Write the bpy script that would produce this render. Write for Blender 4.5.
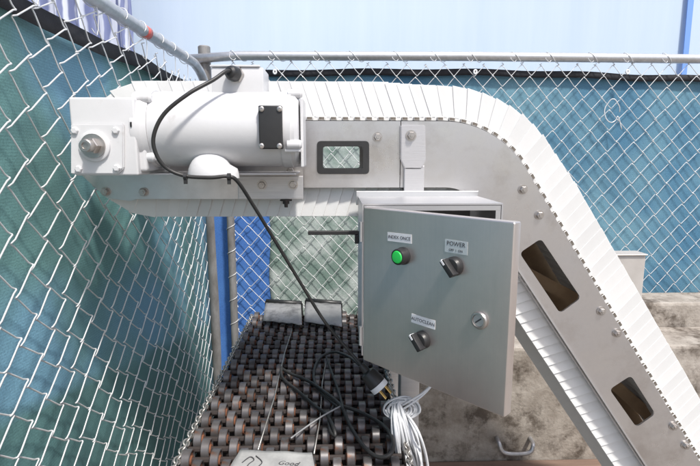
import bpy, bmesh, math, random
from mathutils import Vector, Matrix, noise
R = math.radians
random.seed(7)
for o in list(bpy.data.objects): bpy.data.objects.remove(o)
scene = bpy.context.scene
C = scene.collection

# ------------------------------------------------------------------ camera
FPX = 490.0
EYE = 1.45
PITCH = math.atan(77 / FPX)
YAW = math.atan(15 * math.cos(PITCH) / FPX)
cd = bpy.data.cameras.new('camera'); cam = bpy.data.objects.new('camera', cd); C.objects.link(cam)
cd.sensor_width = 36; cd.lens = 36 * FPX / 700; cd.clip_start = 0.02; cd.clip_end = 2000
cam.location = (0, 0, EYE)
cam.rotation_euler = (math.pi / 2 - PITCH, 0, -YAW)
scene.camera = cam

# ------------------------------------------------------------------ light
SUN_EL, SUN_AZ = R(58), R(150)       # azimuth clockwise from +Y (ahead); the sun stands behind the camera, to the right
w = bpy.data.worlds.new('World'); scene.world = w; w.use_nodes = True
nt = w.node_tree; sky = nt.nodes.new('ShaderNodeTexSky'); sky.sky_type = 'NISHITA'; sky.sun_disc = False
sky.sun_elevation = SUN_EL; sky.sun_rotation = SUN_AZ; sky.air_density = 1.0; sky.dust_density = 3.0
nt.links.new(sky.outputs[0], nt.nodes['Background'].inputs[0]); nt.nodes['Background'].inputs[1].default_value = 0.125
sd = bpy.data.lights.new('sun', 'SUN'); so = bpy.data.objects.new('sun', sd); C.objects.link(so)
sd.energy = 3.2; sd.angle = R(5); sd.color = (1.0, 0.965, 0.91)
sdir = Vector((math.sin(SUN_AZ) * math.cos(SUN_EL), math.cos(SUN_AZ) * math.cos(SUN_EL), math.sin(SUN_EL)))
so.rotation_euler = sdir.to_track_quat('Z', 'Y').to_euler(); so.location = sdir * 30
vs = scene.view_settings; vs.view_transform = 'Standard'; vs.look = 'None'; vs.gamma = 1; vs.exposure = 0.55

# ------------------------------------------------------------------ pixel -> place
fw = Vector((math.sin(YAW) * math.cos(PITCH), math.cos(YAW) * math.cos(PITCH), -math.sin(PITCH)))
rt = Vector((math.cos(YAW), -math.sin(YAW), 0)); upv = rt.cross(fw)
CAM = Vector((0, 0, EYE))
def ray(x, y): return fw * FPX + rt * (x - 350) + upv * (233 - y)
def P(x, y, Y): d = ray(x, y); return CAM + d * (Y / d.y)
def PZ(x, y, Z): d = ray(x, y); return CAM + d * ((Z - EYE) / d.z)
def PX(x, y, X): d = ray(x, y); return CAM + d * (X / d.x)
def PN(x, y, p0, n): d = ray(x, y); return CAM + d * ((p0 - CAM).dot(n) / d.dot(n))

# ------------------------------------------------------------------ materials
def nd(t, kind, **kw):
    n = t.nodes.new(kind)
    for k, v in kw.items(): setattr(n, k, v)
    return n
def mat(name, base, rough=0.5, metal=0.0, var=None, vscale=6.0, vamt=0.5, bump=0.0, bscale=60.0, stretch=(1, 1, 1),
        rvar=0.0, spec=0.5, var2=None, v2scale=2.0, v2lo=0.5, v2hi=0.65, trans=0.0):
    m = bpy.data.materials.new(name); m.use_nodes = True; t = m.node_tree; b = t.nodes['Principled BSDF']
    b.inputs['Roughness'].default_value = rough; b.inputs['Metallic'].default_value = metal
    b.inputs['Specular IOR Level'].default_value = spec
    b.inputs['Base Color'].default_value = (*base, 1)
    tc = nd(t, 'ShaderNodeTexCoord'); mp = nd(t, 'ShaderNodeMapping'); mp.inputs['Scale'].default_value = stretch
    t.links.new(tc.outputs['Object'], mp.inputs[0])
    col = None
    if var is not None:
        n = nd(t, 'ShaderNodeTexNoise'); n.inputs['Scale'].default_value = vscale; n.inputs['Detail'].default_value = 8; n.inputs['Roughness'].default_value = 0.65
        t.links.new(mp.outputs[0], n.inputs['Vector'])
        rp = nd(t, 'ShaderNodeValToRGB'); rp.color_ramp.elements[0].position = 0.5 - 0.22; rp.color_ramp.elements[1].position = 0.5 + 0.22
        t.links.new(n.outputs[0], rp.inputs[0])
        mx = nd(t, 'ShaderNodeMix', data_type='RGBA'); mx.inputs[6].default_value = (*base, 1); mx.inputs[7].default_value = (*var, 1)
        ml = nd(t, 'ShaderNodeMath', operation='MULTIPLY'); ml.inputs[1].default_value = vamt
        t.links.new(rp.outputs[0], ml.inputs[0]); t.links.new(ml.outputs[0], mx.inputs[0])
        col = mx.outputs[2]
        if rvar:
            mr = nd(t, 'ShaderNodeMapRange'); mr.inputs[3].default_value = rough - rvar; mr.inputs[4].default_value = rough + rvar
            t.links.new(rp.outputs[0], mr.inputs[0]); t.links.new(mr.outputs[0], b.inputs['Roughness'])
    if var2 is not None:
        n = nd(t, 'ShaderNodeTexNoise'); n.inputs['Scale'].default_value = v2scale; n.inputs['Detail'].default_value = 10; n.inputs['Roughness'].default_value = 0.7
        t.links.new(tc.outputs['Object'], n.inputs['Vector'])
        rp = nd(t, 'ShaderNodeValToRGB'); rp.color_ramp.elements[0].position = v2lo; rp.color_ramp.elements[1].position = v2hi
        t.links.new(n.outputs[0], rp.inputs[0])
        mx = nd(t, 'ShaderNodeMix', data_type='RGBA'); mx.inputs[6].default_value = (*base, 1); mx.inputs[7].default_value = (*var2, 1)
        if col is not None: t.links.new(col, mx.inputs[6])
        t.links.new(rp.outputs[0], mx.inputs[0]); col = mx.outputs[2]
    if col is not None: t.links.new(col, b.inputs['Base Color'])
    if bump:
        n = nd(t, 'ShaderNodeTexNoise'); n.inputs['Scale'].default_value = bscale; n.inputs['Detail'].default_value = 5
        t.links.new(mp.outputs[0], n.inputs['Vector'])
        bp = nd(t, 'ShaderNodeBump'); bp.inputs['Strength'].default_value = bump; bp.inputs['Distance'].default_value = 0.002
        t.links.new(n.outputs[0], bp.inputs['Height']); t.links.new(bp.outputs[0], b.inputs['Normal'])
    return m

STEEL = mat('brushed_stainless', (0.62, 0.61, 0.61), 0.46, 0.85, (0.50, 0.49, 0.50), 5, 0.7, 0.12, 9, (3, 3, 60), 0.08)
STEEL_PLATE = mat('plate_stainless', (0.70, 0.69, 0.69), 0.34, 0.95, (0.53, 0.515, 0.515), 8, 0.9, 0.10, 14, (1, 1, 1), 0.12,
                  var2=(0.40, 0.365, 0.345), v2scale=4.5, v2lo=0.50, v2hi=0.80)
DOOR = mat('door_stainless', (0.69, 0.625, 0.595), 0.33, 0.86, (0.60, 0.57, 0.55), 1, 0.45, 0.0, 8, (240, 240, 5), 0.04, var2=(0.50, 0.475, 0.46), v2scale=3, v2lo=0.45, v2hi=0.85)
CAB = mat('cabinet_stainless', (0.60, 0.60, 0.61), 0.42, 0.85, (0.5, 0.5, 0.5), 6, 0.6)
INNER = mat('cabinet_inside', (0.10, 0.10, 0.10), 0.6, 0.2)
BOLT = mat('bolt_steel', (0.55, 0.53, 0.51), 0.35, 0.9, (0.40, 0.36, 0.33), 60, 0.8)
WHITE_PAINT = mat('white_motor_paint', (0.63, 0.63, 0.64), 0.32, 0.0, (0.55, 0.55, 0.555), 9, 0.7, 0.12, 70, var2=(0.42, 0.40, 0.38), v2scale=11, v2lo=0.60, v2hi=0.80)
BELT = mat('white_belt_plastic', (0.79, 0.79, 0.785), 0.45, 0.0, (0.71, 0.71, 0.69), 14, 0.6, 0.04, 80, var2=(0.62, 0.61, 0.57), v2scale=9, v2lo=0.60, v2hi=0.88)
GAP_SHADE = mat('grimy_gap_shade', (0.30, 0.27, 0.235), 0.5, 0.4, (0.07, 0.055, 0.04), 30, 0.8)  # grimy dark tone, also standing in for shade between the link tabs
BLACK = mat('black_plastic', (0.018, 0.018, 0.019), 0.42, 0.0, (0.03, 0.03, 0.03), 30, 0.8)
RUBBER = mat('black_cable_rubber', (0.016, 0.016, 0.017), 0.48, 0.0, (0.04, 0.038, 0.035), 25, 0.7)
GREEN = mat('green_button_lens', (0.03, 0.62, 0.10), 0.25, 0.0)
LABEL = mat('label_white', (0.76, 0.78, 0.80), 0.5, 0.0, (0.66, 0.67, 0.69), 60, 0.6)
LABEL2 = mat('label_clear', (0.60, 0.64, 0.65), 0.4, 0.3)
INK = mat('label_ink', (0.05, 0.05, 0.055), 0.6)
BROWN = mat('brown_steel', (0.50, 0.33, 0.19), 0.5, 0.15, (0.26, 0.16, 0.09), 12, 0.9)  # tan brown mottled with darker brown noise
GALV = mat('galvanised_tube', (0.62, 0.625, 0.64), 0.42, 0.75, (0.38, 0.38, 0.39), 30, 0.8, 0.1, 120, rvar=0.08)
RUSTY_POST = mat('stained_post', (0.36, 0.36, 0.36), 0.65, 0.4, (0.10, 0.085, 0.075), 16, 0.95, 0.3, 90, (1, 1, 0.35))
WIRE = mat('fence_wire', (0.74, 0.75, 0.76), 0.42, 0.2, (0.50, 0.49, 0.48), 30, 0.8)
DARK_WEB = mat('black_webbing', (0.012, 0.012, 0.016), 0.8, 0, (0.03, 0.03, 0.035), 40, 0.7, 0.3, 300)
TIE = mat('white_cable_tie', (0.8, 0.8, 0.8), 0.4)
WHEEL = mat('skate_wheel_grey', (0.15, 0.145, 0.15), 0.38, 0.45, (0.065, 0.055, 0.05), 25, 0.9, rvar=0.12, var2=(0.13, 0.06, 0.035), v2scale=45, v2lo=0.56, v2hi=0.68)
RUST = mat('rusty_hub', (0.19, 0.072, 0.034), 0.85, 0.1, (0.09, 0.035, 0.02), 60, 0.8)
AXLE = mat('dirty_axle', (0.065, 0.052, 0.048), 0.5, 0.5, (0.05, 0.04, 0.038), 20, 0.8)
RAIL = mat('dark_conveyor_rail', (0.018, 0.017, 0.017), 0.6, 0.3, (0.045, 0.025, 0.018), 18, 0.8)
CHAIN = mat('chain_steel', (0.55, 0.54, 0.52), 0.4, 0.75, (0.30, 0.27, 0.24), 60, 0.8)
SHEET = mat('dull_aluminium_sheet', (0.36, 0.36, 0.36), 0.5, 0.35, (0.22, 0.22, 0.23), 16, 0.9, 0.3, 40, var2=(0.09, 0.09, 0.095), v2scale=13, v2lo=0.52, v2hi=0.72)
PAPER = mat('printed_sheet', (0.44, 0.44, 0.43), 0.6, 0.1, (0.24, 0.24, 0.24), 22, 0.9)
BRASS = mat('brass_prong', (0.65, 0.46, 0.18), 0.35, 0.9)
WIRE_WHITE = mat('white_wire_insulation', (0.66, 0.67, 0.68), 0.42, 0.0, (0.48, 0.49, 0.51), 20, 0.7)
CONCRETE = mat('stained_concrete', (0.43, 0.39, 0.345), 0.85, 0, (0.20, 0.17, 0.14), 17, 0.95, 1.0, 110, var2=(0.10, 0.08, 0.063), v2scale=8.0, v2lo=0.50, v2hi=0.62)
TIMBER = mat('weathered_timber', (0.25, 0.17, 0.13), 0.85, 0, (0.13, 0.085, 0.065), 6, 0.9, 0.5, 40, (0.3, 4, 4))
GROUND = mat('dusty_ground', (0.27, 0.24, 0.21), 0.9, 0, (0.17, 0.15, 0.13), 3, 0.9, 0.5, 30)
PALE_SHEET = mat('pale_galvanised_sheet', (0.60, 0.57, 0.54), 0.55, 0.35, (0.45, 0.42, 0.39), 9, 0.8)
RED = mat('red_tape', (0.62, 0.13, 0.11), 0.5)

def per_object(m, lo, hi):
    t = m.node_tree; b = t.nodes['Principled BSDF']; src = b.inputs['Base Color'].links[0].from_socket
    oi = nd(t, 'ShaderNodeObjectInfo'); mr = nd(t, 'ShaderNodeMapRange'); mr.inputs[3].default_value = lo; mr.inputs[4].default_value = hi; t.links.new(oi.outputs['Random'], mr.inputs[0])
    mu = nd(t, 'ShaderNodeMix', data_type='RGBA', blend_type='MULTIPLY'); mu.inputs[0].default_value = 1; t.links.new(src, mu.inputs[6]); t.links.new(mr.outputs[0], mu.inputs[7]); t.links.new(mu.outputs[2], b.inputs['Base Color'])
per_object(WHEEL, 0.6, 1.35); per_object(RUST, 0.4, 1.5); per_object(BELT, 0.93, 1.03)
def translucent(m, amount):
    t = m.node_tree; b = t.nodes['Principled BSDF']; o = t.nodes['Material Output']; tr = nd(t, 'ShaderNodeBsdfTranslucent'); tr.inputs[0].default_value = (0.85, 0.82, 0.76, 1)
    ms = nd(t, 'ShaderNodeMixShader'); ms.inputs[0].default_value = amount; t.links.new(b.outputs[0], ms.inputs[1]); t.links.new(tr.outputs[0], ms.inputs[2]); t.links.new(ms.outputs[0], o.inputs[0])
translucent(BELT, 0.10)
def screen_mat(name, cols, scale, lo, hi, second=None):
    """woven privacy screen: colour patches of the cloth, fine weave as bump and open stitches"""
    m = bpy.data.materials.new(name); m.use_nodes = True; t = m.node_tree; b = t.nodes['Principled BSDF']
    b.inputs['Roughness'].default_value = 0.7; b.inputs['Specular IOR Level'].default_value = 0.25
    tc = nd(t, 'ShaderNodeTexCoord')
    n = nd(t, 'ShaderNodeTexNoise'); n.inputs['Scale'].default_value = scale; n.inputs['Detail'].default_value = 3
    t.links.new(tc.outputs['Object'], n.inputs['Vector'])
    rp = nd(t, 'ShaderNodeValToRGB'); e = rp.color_ramp.elements
    e[0].position = lo; e[0].color = (*cols[0], 1); e[1].position = hi; e[1].color = (*cols[1], 1)
    t.links.new(n.outputs[0], rp.inputs[0]); col = rp.outputs[0]
    if second:                                                  # lower cloth of another colour, with a wavy seam
        c2, z0, wob = second
        sx = nd(t, 'ShaderNodeSeparateXYZ'); t.links.new(tc.outputs['Object'], sx.inputs[0])
        n2 = nd(t, 'ShaderNodeTexNoise'); n2.inputs['Scale'].default_value = 3.0; t.links.new(tc.outputs['Object'], n2.inputs['Vector'])
        a = nd(t, 'ShaderNodeMath', operation='MULTIPLY_ADD'); a.inputs[1].default_value = wob; t.links.new(n2.outputs[0], a.inputs[0]); t.links.new(sx.outputs[2], a.inputs[2])
        sl = nd(t, 'ShaderNodeMath', operation='MULTIPLY_ADD'); sl.inputs[1].default_value = second_slope; t.links.new(sx.outputs[1], sl.inputs[0]); t.links.new(a.outputs[0], sl.inputs[2])
        mr = nd(t, 'ShaderNodeMapRange'); mr.inputs[1].default_value = z0 - 0.02; mr.inputs[2].default_value = z0 + 0.02; mr.inputs[3].default_value = 1; mr.inputs[4].default_value = 0
        t.links.new(sl.outputs[0], mr.inputs[0])
        mx = nd(t, 'ShaderNodeMix', data_type='RGBA'); mx.inputs[7].default_value = (*c2, 1); t.links.new(col, mx.inputs[6]); t.links.new(mr.outputs[0], mx.inputs[0]); col = mx.outputs[2]
    # weave: fine horizontal yarns, stretched slubs and faded streaks
    mp = nd(t, 'ShaderNodeMapping'); mp.inputs['Scale'].default_value = (260, 260, 300); t.links.new(tc.outputs['Object'], mp.inputs[0])
    n3 = nd(t, 'ShaderNodeTexNoise'); n3.inputs['Scale'].default_value = 1.0; n3.inputs['Detail'].default_value = 1; t.links.new(mp.outputs[0], n3.inputs['Vector'])
    wv = nd(t, 'ShaderNodeTexWave', wave_type='BANDS', bands_direction='Z'); wv.inputs['Scale'].default_value = 52; wv.inputs['Distortion'].default_value = 0.3; wv.inputs['Detail Scale'].default_value = 0.3
    t.links.new(tc.outputs['Object'], wv.inputs['Vector'])
    ad = nd(t, 'ShaderNodeMath', operation='MULTIPLY_ADD'); ad.inputs[1].default_value = 0.22; t.links.new(wv.outputs['Fac'], ad.inputs[0]); t.links.new(n3.outputs[0], ad.inputs[2])
    r3 = nd(t, 'ShaderNodeMapRange'); r3.inputs[1].default_value = 0.35; r3.inputs[2].default_value = 0.9; r3.inputs[3].default_value = 0.84; r3.inputs[4].default_value = 1.16
    t.links.new(ad.outputs[0], r3.inputs[0])
    mu = nd(t, 'ShaderNodeMix', data_type='RGBA', blend_type='MULTIPLY'); mu.inputs[0].default_value = 1
    t.links.new(col, mu.inputs[6]); t.links.new(r3.outputs[0], mu.inputs[7]); t.links.new(mu.outputs[2], b.inputs['Base Color'])
    bp = nd(t, 'ShaderNodeBump'); bp.inputs['Strength'].default_value = 0.25; bp.inputs['Distance'].default_value = 0.002
    t.links.new(n3.outputs[0], bp.inputs['Height']); t.links.new(bp.outputs[0], b.inputs['Normal'])
    return m
second_slope = 0.22
SCREEN_LEFT = screen_mat('screen_teal', ((0.135, 0.27, 0.265), (0.165, 0.325, 0.43)), 2.3, 0.42, 0.62, ((0.10, 0.205, 0.205), 1.22, 0.12))
SCREEN_BACK = screen_mat('screen_blue', ((0.07, 0.18, 0.28), (0.15, 0.29, 0.365)), 2.6, 0.38, 0.64)
SCREEN_GREY = screen_mat('screen_grey_green', ((0.17, 0.24, 0.21), (0.42, 0.47, 0.45)), 7, 0.42, 0.6)
TARP_BLUE = screen_mat('tarp_bright_blue', ((0.06, 0.16, 0.44), (0.085, 0.22, 0.52)), 3, 0.4, 0.6)
TARP_PALE = mat('pale_blue_tarp', (0.50, 0.605, 0.74), 0.6, 0, (0.57, 0.665, 0.77), 2.0, 0.9, 0.15, 6, (4, 4, 0.25))
TARP_STRIPE = mat('tarp_stripe_blue', (0.18, 0.34, 0.74), 0.6)
def stripe_mat():
    m = bpy.data.materials.new('striped_cloth'); m.use_nodes = True; t = m.node_tree; b = t.nodes['Principled BSDF']; b.inputs['Roughness'].default_value = 0.7
    tc = nd(t, 'ShaderNodeTexCoord'); wv = nd(t, 'ShaderNodeTexWave', wave_type='BANDS', bands_direction='X')
    wv.inputs['Scale'].default_value = 6.5; wv.inputs['Distortion'].default_value = 2.5; wv.inputs['Detail'].default_value = 2; wv.inputs['Detail Scale'].default_value = 1.0
    t.links.new(tc.outputs['Object'], wv.inputs['Vector'])
    rp = nd(t, 'ShaderNodeValToRGB'); e = rp.color_ramp.elements; e[0].position = 0.35; e[0].color = (0.17, 0.20, 0.36, 1); e[1].position = 0.75; e[1].color = (0.60, 0.64, 0.74, 1)
    t.links.new(wv.outputs[0], rp.inputs[0]); t.links.new(rp.outputs[0], b.inputs['Base Color'])
    return m
STRIPED = stripe_mat()

# ------------------------------------------------------------------ mesh helpers
def obj(name, bm, m, parent=None, smooth=False, mats=None):
    me = bpy.data.meshes.new(name)
    bmesh.ops.recalc_face_normals(bm, faces=bm.faces[:])
    bm.to_mesh(me); bm.free()
    for mm in (mats or [m]): me.materials.append(mm)
    if smooth: me.shade_smooth() if smooth is True else me.set_sharp_from_angle(angle=R(smooth)) if hasattr(me, 'set_sharp_from_angle') else None
    if smooth and smooth is not True:
        for p in me.polygons: p.use_smooth = True
        me.set_sharp_from_angle(angle=R(smooth))
    o = bpy.data.objects.new(name, me); C.objects.link(o)
    if parent:
        o.parent = parent; o.matrix_parent_inverse = Matrix.Identity(4)
        if parent.get('_w'): pass
        o.location = -world(parent)
    return o
def world(o):
    v = Vector((0, 0, 0))
    while o: v += o.location; o = o.parent
    return v
def tag(o, label, cat, group=None):
    o['label'] = label; o['category'] = cat
    if group: o['group'] = group
    return o
def thing(name, label, cat, loc, group=None):
    o = bpy.data.objects.new(name, None); o.empty_display_size = 0.05; C.objects.link(o); o.location = loc
    return tag(o, label, cat, group)
def struct(o): o['kind'] = 'structure'; return o
def box(bm, a, b, bev=0.0, seg=2, M=None):
    """axis-aligned box between corners a and b"""
    r = bmesh.ops.create_cube(bm, size=1)
    vs_ = r['verts']
    for v in vs_:
        v.co = Vector([a[i] + (v.co[i] + 0.5) * (b[i] - a[i]) for i in range(3)])
    if bev:
        ed = list({e for v in vs_ for e in v.link_edges})
        rr = bmesh.ops.bevel(bm, geom=ed, offset=bev, segments=seg, affect='EDGES', profile=0.6)
        vs_ = list({v for f in rr['faces'] for v in f.verts} | {v for v in vs_ if v.is_valid})
    if M is not None:
        for v in vs_: v.co = M @ v.co
    return vs_
def frame_of(d, hint=Vector((0, 0, 1))):
    d = d.normalized()
    if abs(d.dot(hint)) > 0.98: hint = Vector((1, 0, 0))
    u = d.cross(hint).normalized(); v = d.cross(u).normalized()
    return u, v
def lathe(bm, p0, axis, prof, seg=24, caps=True, mi=0):
    """profile [(distance along axis, radius)] revolved round the axis from p0"""
    axis = axis.normalized(); u, v = frame_of(axis); rings = []
    for t_, r_ in prof:
        c = p0 + axis * t_
        rings.append([bm.verts.new(c + (u * math.cos(2 * math.pi * k / seg) + v * math.sin(2 * math.pi * k / seg)) * r_) for k in range(seg)])
    for i in range(len(rings) - 1):
        for k in range(seg):
            f = bm.faces.new((rings[i][k], rings[i][(k + 1) % seg], rings[i + 1][(k + 1) % seg], rings[i + 1][k])); f.material_index = mi
    if caps:
        f = bm.faces.new(rings[0][::-1]); f.material_index = mi; f = bm.faces.new(rings[-1]); f.material_index = mi
def tube(bm, pts, r, seg=8, caps=True):
    pts = [Vector(p) for p in pts]; n = len(pts); rings = []
    d = (pts[1] - pts[0]).normalized(); u, v = frame_of(d)
    for i in range(n):
        d = (pts[min(i + 1, n - 1)] - pts[max(i - 1, 0)])
        if d.length < 1e-9: d = Vector((0, 0, 1))
        d.normalize(); u = (u - d * u.dot(d)); u = u.normalized() if u.length > 1e-6 else frame_of(d)[0]; v = d.cross(u)
        rr = r[i] if isinstance(r, (list, tuple)) else r
        rings.append([bm.verts.new(pts[i] + (u * math.cos(2 * math.pi * k / seg) + v * math.sin(2 * math.pi * k / seg)) * rr) for k in range(seg)])
    for i in range(n - 1):
        for k in range(seg): bm.faces.new((rings[i][k], rings[i][(k + 1) % seg], rings[i + 1][(k + 1) % seg], rings[i + 1][k]))
    if caps: bm.faces.new(rings[0][::-1]); bm.faces.new(rings[-1])
def smooth_path(pts, sub=8):
    pts = [Vector(p) for p in pts]; out = []
    for i in range(len(pts) - 1):
        p0 = pts[max(i - 1, 0)]; p1 = pts[i]; p2 = pts[i + 1]; p3 = pts[min(i + 2, len(pts) - 1)]
        for k in range(sub):
            t_ = k / sub
            out.append(0.5 * ((2 * p1) + (p2 - p0) * t_ + (2 * p0 - 5 * p1 + 4 * p2 - p3) * t_ ** 2 + (3 * p1 - p0 - 3 * p2 + p3) * t_ ** 3))
    out.append(pts[-1]); return out
def prism(bm, poly, off, mi=0):
    """closed polygon (world points) extruded by vector off; returns nothing"""
    a = [bm.verts.new(p) for p in poly]; b = [bm.verts.new(Vector(p) + off) for p in poly]; n = len(a)
    bm.faces.new(a).material_index = mi; bm.faces.new(b[::-1]).material_index = mi
    for i in range(n): bm.faces.new((a[i], b[i], b[(i + 1) % n], a[(i + 1) % n])).material_index = mi
def round_poly(pts, r, seg=5):
    out = []; n = len(pts)
    for i in range(n):
        p = Vector(pts[i]); a = (Vector(pts[i - 1]) - p).normalized(); b = (Vector(pts[(i + 1) % n]) - p).normalized()
        for k in range(seg + 1):
            t_ = k / seg; q0 = p + a * r; q1 = p + b * r
            out.append(q0 * (1 - t_) ** 2 + p * 2 * t_ * (1 - t_) + q1 * t_ ** 2)
    return out
def plate_with_holes(bm, outer, holes, off):
    """flat plate with openings: outer + holes lists of world points in one plane, extruded by off"""
    es = []
    for loop in [outer] + holes:
        vs_ = [bm.verts.new(p) for p in loop]
        es += [bm.edges.new((vs_[i], vs_[(i + 1) % len(vs_)])) for i in range(len(vs_))]
    r = bmesh.ops.triangle_fill(bm, edges=es, use_beauty=True, use_dissolve=False)
    fs = [g for g in r['geom'] if isinstance(g, bmesh.types.BMFace)]
    ex = bmesh.ops.extrude_face_region(bm, geom=fs)
    for g in ex['geom']:
        if isinstance(g, bmesh.types.BMVert): g.co += off
def bolt_bm(p, n, r=0.0095, h=0.008, washer=0.0125):
    bm = bmesh.new(); n = n.normalized()
    lathe(bm, p, n, [(0, washer), (0.0018, washer)], 20)
    u, v = frame_of(n)
    lathe(bm, p + n * 0.0018, n, [(0, r), (h * 0.75, r), (h, r * 0.86)], 6)
    lathe(bm, p + n * (h + 0.001), n, [(0, r * 0.45), (0.003, r * 0.42)], 12)
    return bm
NY = Vector((0, -1, 0))

# ================================================================== SETTING
bm = bmesh.new(); N = 24
vsg = [[bm.verts.new((-60 + 120 * i / N, -50 + 110 * j / N, 0)) for j in range(N + 1)] for i in range(N + 1)]
for i in range(N):
    for j in range(N): bm.faces.new((vsg[i][j], vsg[i + 1][j], vsg[i + 1][j + 1], vsg[i][j + 1]))
g = struct(obj('ground', bm, GROUND))

# ------------------------------------------------------------------ concrete wall
wt = thing('concrete_wall', 'stained low concrete wall with a stepped top behind the sloping conveyor', 'wall', (1.3, 1.9, 0))
zt_w = P(680, 303, 1.97).z; zl = P(680, 346, 1.75).z
bm = bmesh.new(); box(bm, (0.30, 1.97, 0), (3.2, 2.14, zt_w), 0.012, 2); obj('upper_block', bm, CONCRETE, wt)
bm = bmesh.new(); box(bm, (0.30, 1.75, 0.0), (3.2, 1.966, zl), 0.012, 2); blk = obj('lower_step', bm, CONCRETE, wt)
bm = bmesh.new()
hp = [P(497, 438, 1.75), P(499, 443, 1.70), P(505, 453, 1.69), P(528, 453, 1.69), P(533, 445, 1.70), P(530, 438, 1.75)]
tube(bm, smooth_path(hp, 6), 0.008, 8); obj('handle', bm, GALV, blk, True)
bm = bmesh.new(); box(bm, (0.28, 1.60, 0.0), (3.2, 1.746, P(520, 459, 1.75).z), 0.01, 2)
tag(obj('timber_sill', bm, TIMBER), 'brown weathered timber sill along the foot of the concrete wall', 'timber')

# ------------------------------------------------------------------ upright sheet behind the slope
bm = bmesh.new()
a = P(600, 256, 1.80); b_ = P(646, 256, 1.80)
box(bm, (a.x, 1.80, zl + 0.0005), (b_.x, 1.86, a.z), 0.004, 2)
box(bm, (a.x - 0.004, 1.792, a.z + 0.001), (b_.x + 0.004, 1.868, a.z + 0.007), 0.002, 1)
tag(obj('metal_upright', bm, PALE_SHEET), 'pale beige sheet metal upright standing on the wall step behind the sloping conveyor', 'upright')

# ------------------------------------------------------------------ fences
FX, FY = -0.575, 2.2
ZB = P(460, 57, FY).z; ZL = 1.823
def wob(u, v, s): return noise.noise(Vector((u * 2.1 + s, v * 2.1, s * 3.7))) * 0.011
def wire_bm(place, k, W, H, z0, z1, r, seed, hooks=True):
    """one zigzag wire of the mesh: a flattened helix whose bends hook into its neighbours"""
    rnd = random.Random(seed * 1000 + k); bm = bmesh.new(); pts = []
    n = int((z1 - z0) / (H / 2)); d = r * 1.15; e = r * 1.3
    for j in range(n + 1):
        right = (j + k) % 2 == 0
        v = z1 - j * H / 2
        u = (k + (1 if right else 0)) * W / 2
        s = 1 if right else -1
        du = wob(u, v, seed); dv = wob(u + 7, v + 3, seed + 5)
        ju = rnd.uniform(-0.0025, 0.0025)
        for q, (ou, ov, od) in enumerate(((-0.10, 0.10, d), (0.0, 0.022, d * 0.8), (0.035, 0, 0), (0.0, -0.022, -d * 0.8), (-0.10, -0.10, -d))):
            pts.append(place(u + s * (ou * W / 2 * 1.2 + e * (1 if q in (1, 2, 3) else 0)) + du + ju, v + ov * H / 2 * 1.2 + dv, od * s))
    tube(bm, pts, r, 5); return bm
# --- left fence
lf = thing('chain_link_fence', 'chain link fence on the left with teal screen, running back to the corner', 'fence', (FX, 1.4, 0))
W, H = 0.104, 0.084
def warp(y, z):
    k = min(1, max(0, (z - 1.15) / 0.5))
    e = min(1, max(0, (2.12 - y) / 0.6))
    return Vector((0, e * (-0.07 * (z - 1.1) + (0.46 * (z - 1.1) ** 2 if z > 1.1 else 0)), -0.16 * (min(y, 1.62) - 1.45) * k))
def left_place(u, v, d):
    y = Y1 - u; q = Vector((FX + d + 0.010 * noise.noise(Vector((u * 1.7, v * 1.3, 4.2))), y, v)) + warp(y, v)
    q.y = min(q.y, FY - 0.012); return q
Y0, Y1 = 0.36, FY - 0.03
nw = int((Y1 - Y0) / (W / 2))
for k in range(nw):
    bm = wire_bm(left_place, k, W, H, 0.10, ZL - 0.045 + 0.012 * math.sin(k * 1.3), 0.00175, 3)
    obj('wire', bm, WIRE, lf, True)
bm = bmesh.new()
tube(bm, smooth_path([(FX, 0.2, ZL), (FX, 0.9, ZL), (FX, 1.6, ZL), (FX, 2.02, ZL + 0.004), (FX + 0.004, 2.13, ZL - 0.006), (FX + 0.012, 2.20, ZL - 0.05), (FX + 0.02, 2.225, ZL - 0.13)], 8), 0.0185, 16)
obj('top_rail', bm, GALV, lf, True)
bm = bmesh.new()
tube(bm, [(FX, 1.565, ZL), (FX, 1.600, ZL)], 0.0192, 16); obj('red_tape', bm, RED, lf, True)
for i, yy in enumerate((0.75, 0.98, 1.22, 1.40, 1.53, 1.68, 1.80, 1.95)):
    bm = bmesh.new(); pts = []
    for q in range(15):
        a = -0.6 + q / 14 * 5.6
        pts.append((FX + 0.0215 * math.cos(a), yy + 0.003 * q, ZL + 0.0215 * math.sin(a)))
    pts += [(FX + 0.006, yy + 0.045, ZL - 0.05), (FX + 0.003, yy + 0.04, ZL - 0.085), (FX - 0.006, yy + 0.032, ZL - 0.07)]
    tube(bm, smooth_path(pts, 2), 0.0013, 5); obj('tie_wire', bm, WIRE, lf, True)
# screen cloth of the left fence
def cloth(fn, nu, nv, thick):
    bm = bmesh.new(); g_ = [[bm.verts.new(fn(i / nu, j / nv)) for j in range(nv + 1)] for i in range(nu + 1)]
    fs = [bm.faces.new((g_[i][j], g_[i + 1][j], g_[i + 1][j + 1], g_[i][j + 1])) for i in range(nu) for j in range(nv)]
    ex = bmesh.ops.extrude_face_region(bm, geom=fs)
    for e in ex['geom']:
        if isinstance(e, bmesh.types.BMVert): e.co += thick
    return bm
zwl = 1.735
def fl(s, t):
    y = 0.25 + s * (FY + 0.20 - 0.25); z = 0.06 + t * (zwl + 0.004 + 0.006 * math.sin(y * 9) - 0.06)
    fold = 0.018 * noise.noise(Vector((y * 4.5, z * 1.0, 1.7))) + 0.005 * noise.noise(Vector((y * 11, z * 4, 5.1)))
    return Vector((FX - 0.036 + fold - 0.004 * math.sin(z * 38 + y * 4) * max(0, (z - 1.55) / 0.18), y, z))
obj('privacy_screen', cloth(fl, 110, 70, Vector((-0.002, 0, 0))), SCREEN_LEFT, lf, True)
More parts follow.
